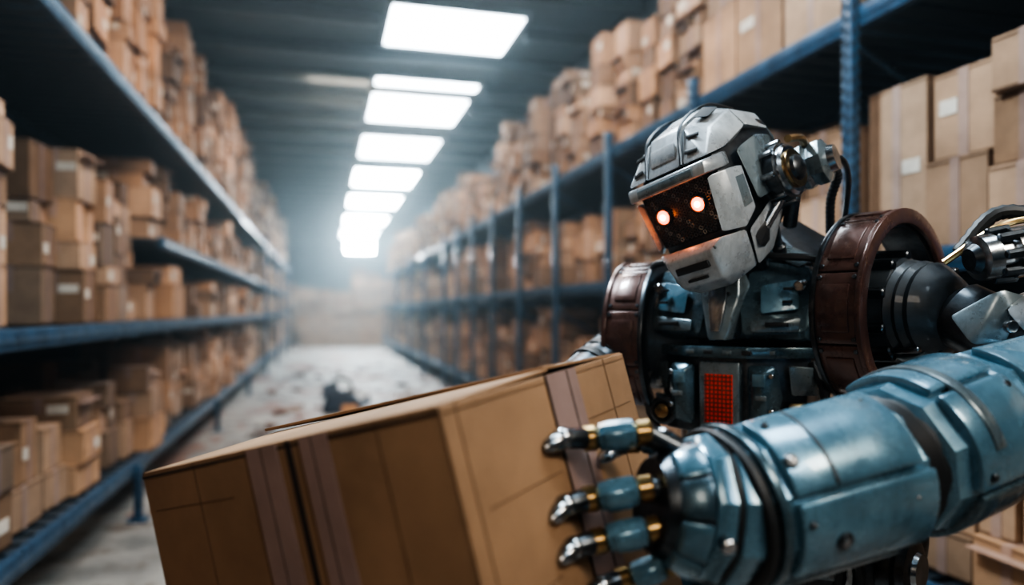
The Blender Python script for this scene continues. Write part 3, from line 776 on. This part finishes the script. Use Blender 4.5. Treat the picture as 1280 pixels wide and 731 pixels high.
# ---- hand
bm = bmesh.new()
Kn = V((.205, .965, -.25))
fh = frame(Wc + (J - Wc).normalized() * .01, Kn + V((-.02, 0, -.01))); LH = fh[4]
loft(bm, fh, [(-.01, .095), (.02, .098), (.028, .088), (.04, .09), (.075, .085), (LH, .062)], DARK, 24, sy=1.0)
patch(bm, fh, -.004, .030, -165, 165, lambda t: .107, .02, BLUE, 2, 9, .004)
patch(bm, fh, .036, .062, -160, 160, lambda t: .103 - (t - .036) * .35, .02, BLUE, 2, 9, .004)
for a0 in (-75, -38, -1, 36):
    patch(bm, fh, .066, .100, a0, a0 + 34, lambda t: .096 - (t - .066) * .5, .02, TEAL if a0 in (-38,) else BLUE, 2, 5, .004)
patch(bm, fh, .030, .036, -170, 170, .100, .02, RUBBER, 1, 40, .001)
cyl(bm, ptf(fh, .05, .2, .09), ptf(fh, .05, .2, .108), .010, CHROME)
def finger(name, pts, w=1.0):
    b = bmesh.new() ; P = [V(p) for p in pts]   # base, knuckle, pip, dip, tip
    cyl(b, P[0], P[1], .014 * w, DARK, .015 * w)
    tube(b, [P[0] + V((0, .01, .012)), (P[0] + P[1]) / 2 + V((0, -.006, .016)), P[1]], .005, CHROME, 8)
    f = frame(P[1], P[2]); L_ = f[4]
    loft(b, f, [(-.012, .012 * w), (-.008, .0165 * w), (.008, .0165 * w), (.012, .012 * w)], BRASS, 24)
    loft(b, f, [(.010, .013 * w), (.014, .0185 * w), (.022, .0195 * w), (L_ * .6, .0195 * w), (L_ - .016, .0175 * w), (L_ - .012, .012 * w)], BLUE, 10, off=.3, bev=.0015)
    patch(b, f, .022, L_ - .024, -30, 60, .0215 * w, .006, BLUE, 1, 6, .001)
    loft(b, f, [(L_ - .014, .012 * w), (L_ - .010, .0165 * w), (L_ + .006, .0165 * w), (L_ + .009, .011 * w)], BRASS, 24)
    g = frame(P[2], P[3]); Lg = g[4]
    loft(b, g, [(0, .012 * w), (.006, .0145 * w), (Lg - .004, .013 * w), (Lg, .010 * w)], DARK, 16)
    ball(b, P[3], .0145 * w, CHROME)
    h = frame(P[3], P[4]); Lh_ = h[4]
    loft(b, h, [(0, .011 * w), (Lh_ * .4, .0125 * w), (Lh_ * .8, .009 * w), (Lh_, .004 * w)], CHROME, 16)
    finish(b, name, ROB, robot, RM)
finger('finger_index', [(.235, .98, -.195), (.18, .980, -.166), (.105, .990, -.176), (.068, .968, -.172), (.042, .945, -.182)], 1.08)
finger('finger_middle', [(.235, .95, -.235), (.178, .955, -.236), (.102, .962, -.252), (.070, .944, -.256), (.050, .918, -.268)], 1.08)
finger('finger_ring', [(.235, .94, -.275), (.188, .945, -.286), (.112, .950, -.304), (.080, .934, -.308), (.060, .910, -.318)], 1.05)
finger('finger_little', [(.245, .945, -.315), (.212, .948, -.333), (.148, .960, -.357), (.118, .950, -.363), (.096, .935, -.372)], .95)
finger('thumb', [(.26, 1.02, -.22), (.225, 1.04, -.19), (.175, 1.055, -.195), (.152, 1.062, -.205), (.128, 1.045, -.22)], .85)
finish(bm, 'hand_l', ROB, robot, RM)

# ---- far arm (robot's right), reaches behind the carton
bm = bmesh.new()
eR, hR = V((.14, 1.80, -.20)), V((.005, 1.50, -.225))
f = frame(cR + V((-.02, -.02, -.02)), eR); L_ = f[4]
loft(bm, f, [(0, .08), (.06, .085), (L_ * .5, .08), (L_ - .04, .065), (L_, .055)], DARK, 12, bev=.005)
for k in range(4): patch(bm, f, .05 + k * .045, .075 + k * .045, -170, 170, .088 - k * .004, .02, RUBBER, 1, 30, .003)
ball(bm, eR, .07, SLATE)
f = frame(eR, hR); L_ = f[4]
loft(bm, f, [(.02, .055), (.05, .068), (L_ * .7, .066), (L_ - .02, .05), (L_, .045)], DARK, 12, bev=.005)
patch(bm, f, .06, L_ - .06, -30, 120, .076, .02, TEAL)
hull(bm, [hR + V(p) for p in ((-.05, .03, .04), (.04, .03, .04), (-.06, -.05, .045), (.04, -.06, .04), (-.05, .03, -.05), (.04, .03, -.05), (-.06, -.05, -.05), (.04, -.06, -.05))], DARK, .01)
for k in range(4):
    o = V((-.05, -.04, .035 - k * .027)); p = hR + o
    tube(bm, [p, p + V((-.05, .01, .004)), p + V((-.085, -.005, .002)), p + V((-.105, -.035, 0))], .011, CHROME, 10)
p = hR + V((.0, -.04, .04)); tube(bm, [p, p + V((.0, .0, .03)), p + V((-.01, -.045, .035)), p + V((-.02, -.075, .01))], .011, DARK, 10)
finish(bm, 'arm_r', ROB, robot, RM)

# ------------------------------------------------------------------ lights, world, camera
def area(name, loc, aim, size, power, col):
    l = bpy.data.lights.new(name, 'AREA'); l.size = size; l.energy = power; l.color = col; l.shape = 'SQUARE'
    o = bpy.data.objects.new(name, l); o.location = loc
    o.rotation_euler = (V(aim) - V(loc)).to_track_quat('-Z', 'Y').to_euler(); scene.collection.objects.link(o)
area('added_key_cool', (-.2, 2.6, 4.4), (.9, 1.5, 1.5), .6, 170, (.76, .90, 1))  # unseen key added for cool highlights on the robot, no fixture modelled
area('added_carton_warm', (2.0, -1.0, 3.4), (.35, 1.4, 1.2), .7, 42, (1, .87, .72))  # unseen source added to warm the carton's right face
area('added_fill_warm', (-1.0, -2.2, 3.2), (.1, 1.0, 1.3), 1.0, 26, (1, .85, .70))  # unseen fill added behind the camera to lift the carton's front face
area('added_rack_fill_warm', (.6, 5.0, 4.9), (.4, 8.0, 0), 1.6, 130, (1, .74, .54))  # added fill that brightens the near shelves, not a fixture of the hall
area('added_rack_fill_warm', (.6, 11.0, 4.9), (.4, 13.0, 0), 1.6, 140, (1, .74, .54))  # second added fill, warms the shelves further down the aisle
w = bpy.data.worlds.new('world'); scene.world = w; w.use_nodes = True
nt = w.node_tree
nt.nodes['Background'].inputs[0].default_value = (.25, .4, .5, 1)
nt.nodes['Background'].inputs[1].default_value = .15
vs = nt.nodes.new('ShaderNodeVolumeScatter'); vs.inputs['Density'].default_value = .0095
vs.inputs['Color'].default_value = (.72, .9, 1, 1); vs.inputs['Anisotropy'].default_value = .75
nt.links.new(vs.outputs[0], nt.nodes['World Output'].inputs['Volume'])
cam = bpy.data.cameras.new('camera'); co = bpy.data.objects.new('camera', cam); scene.collection.objects.link(co)
co.location = (0, 0, EYE); co.rotation_euler = (math.radians(90), 0, -TH)
cam.sensor_width = 36; cam.lens = 25.3125; cam.shift_y = 22.5 / 1280; cam.clip_start = .05
cam.dof.use_dof = True; cam.dof.focus_distance = 1.4; cam.dof.aperture_fstop = 1.2
scene.camera = co
scene.view_settings.view_transform = 'AgX'
try: scene.view_settings.look = 'AgX - High Contrast'
except Exception: pass
scene.view_settings.exposure = 0.2
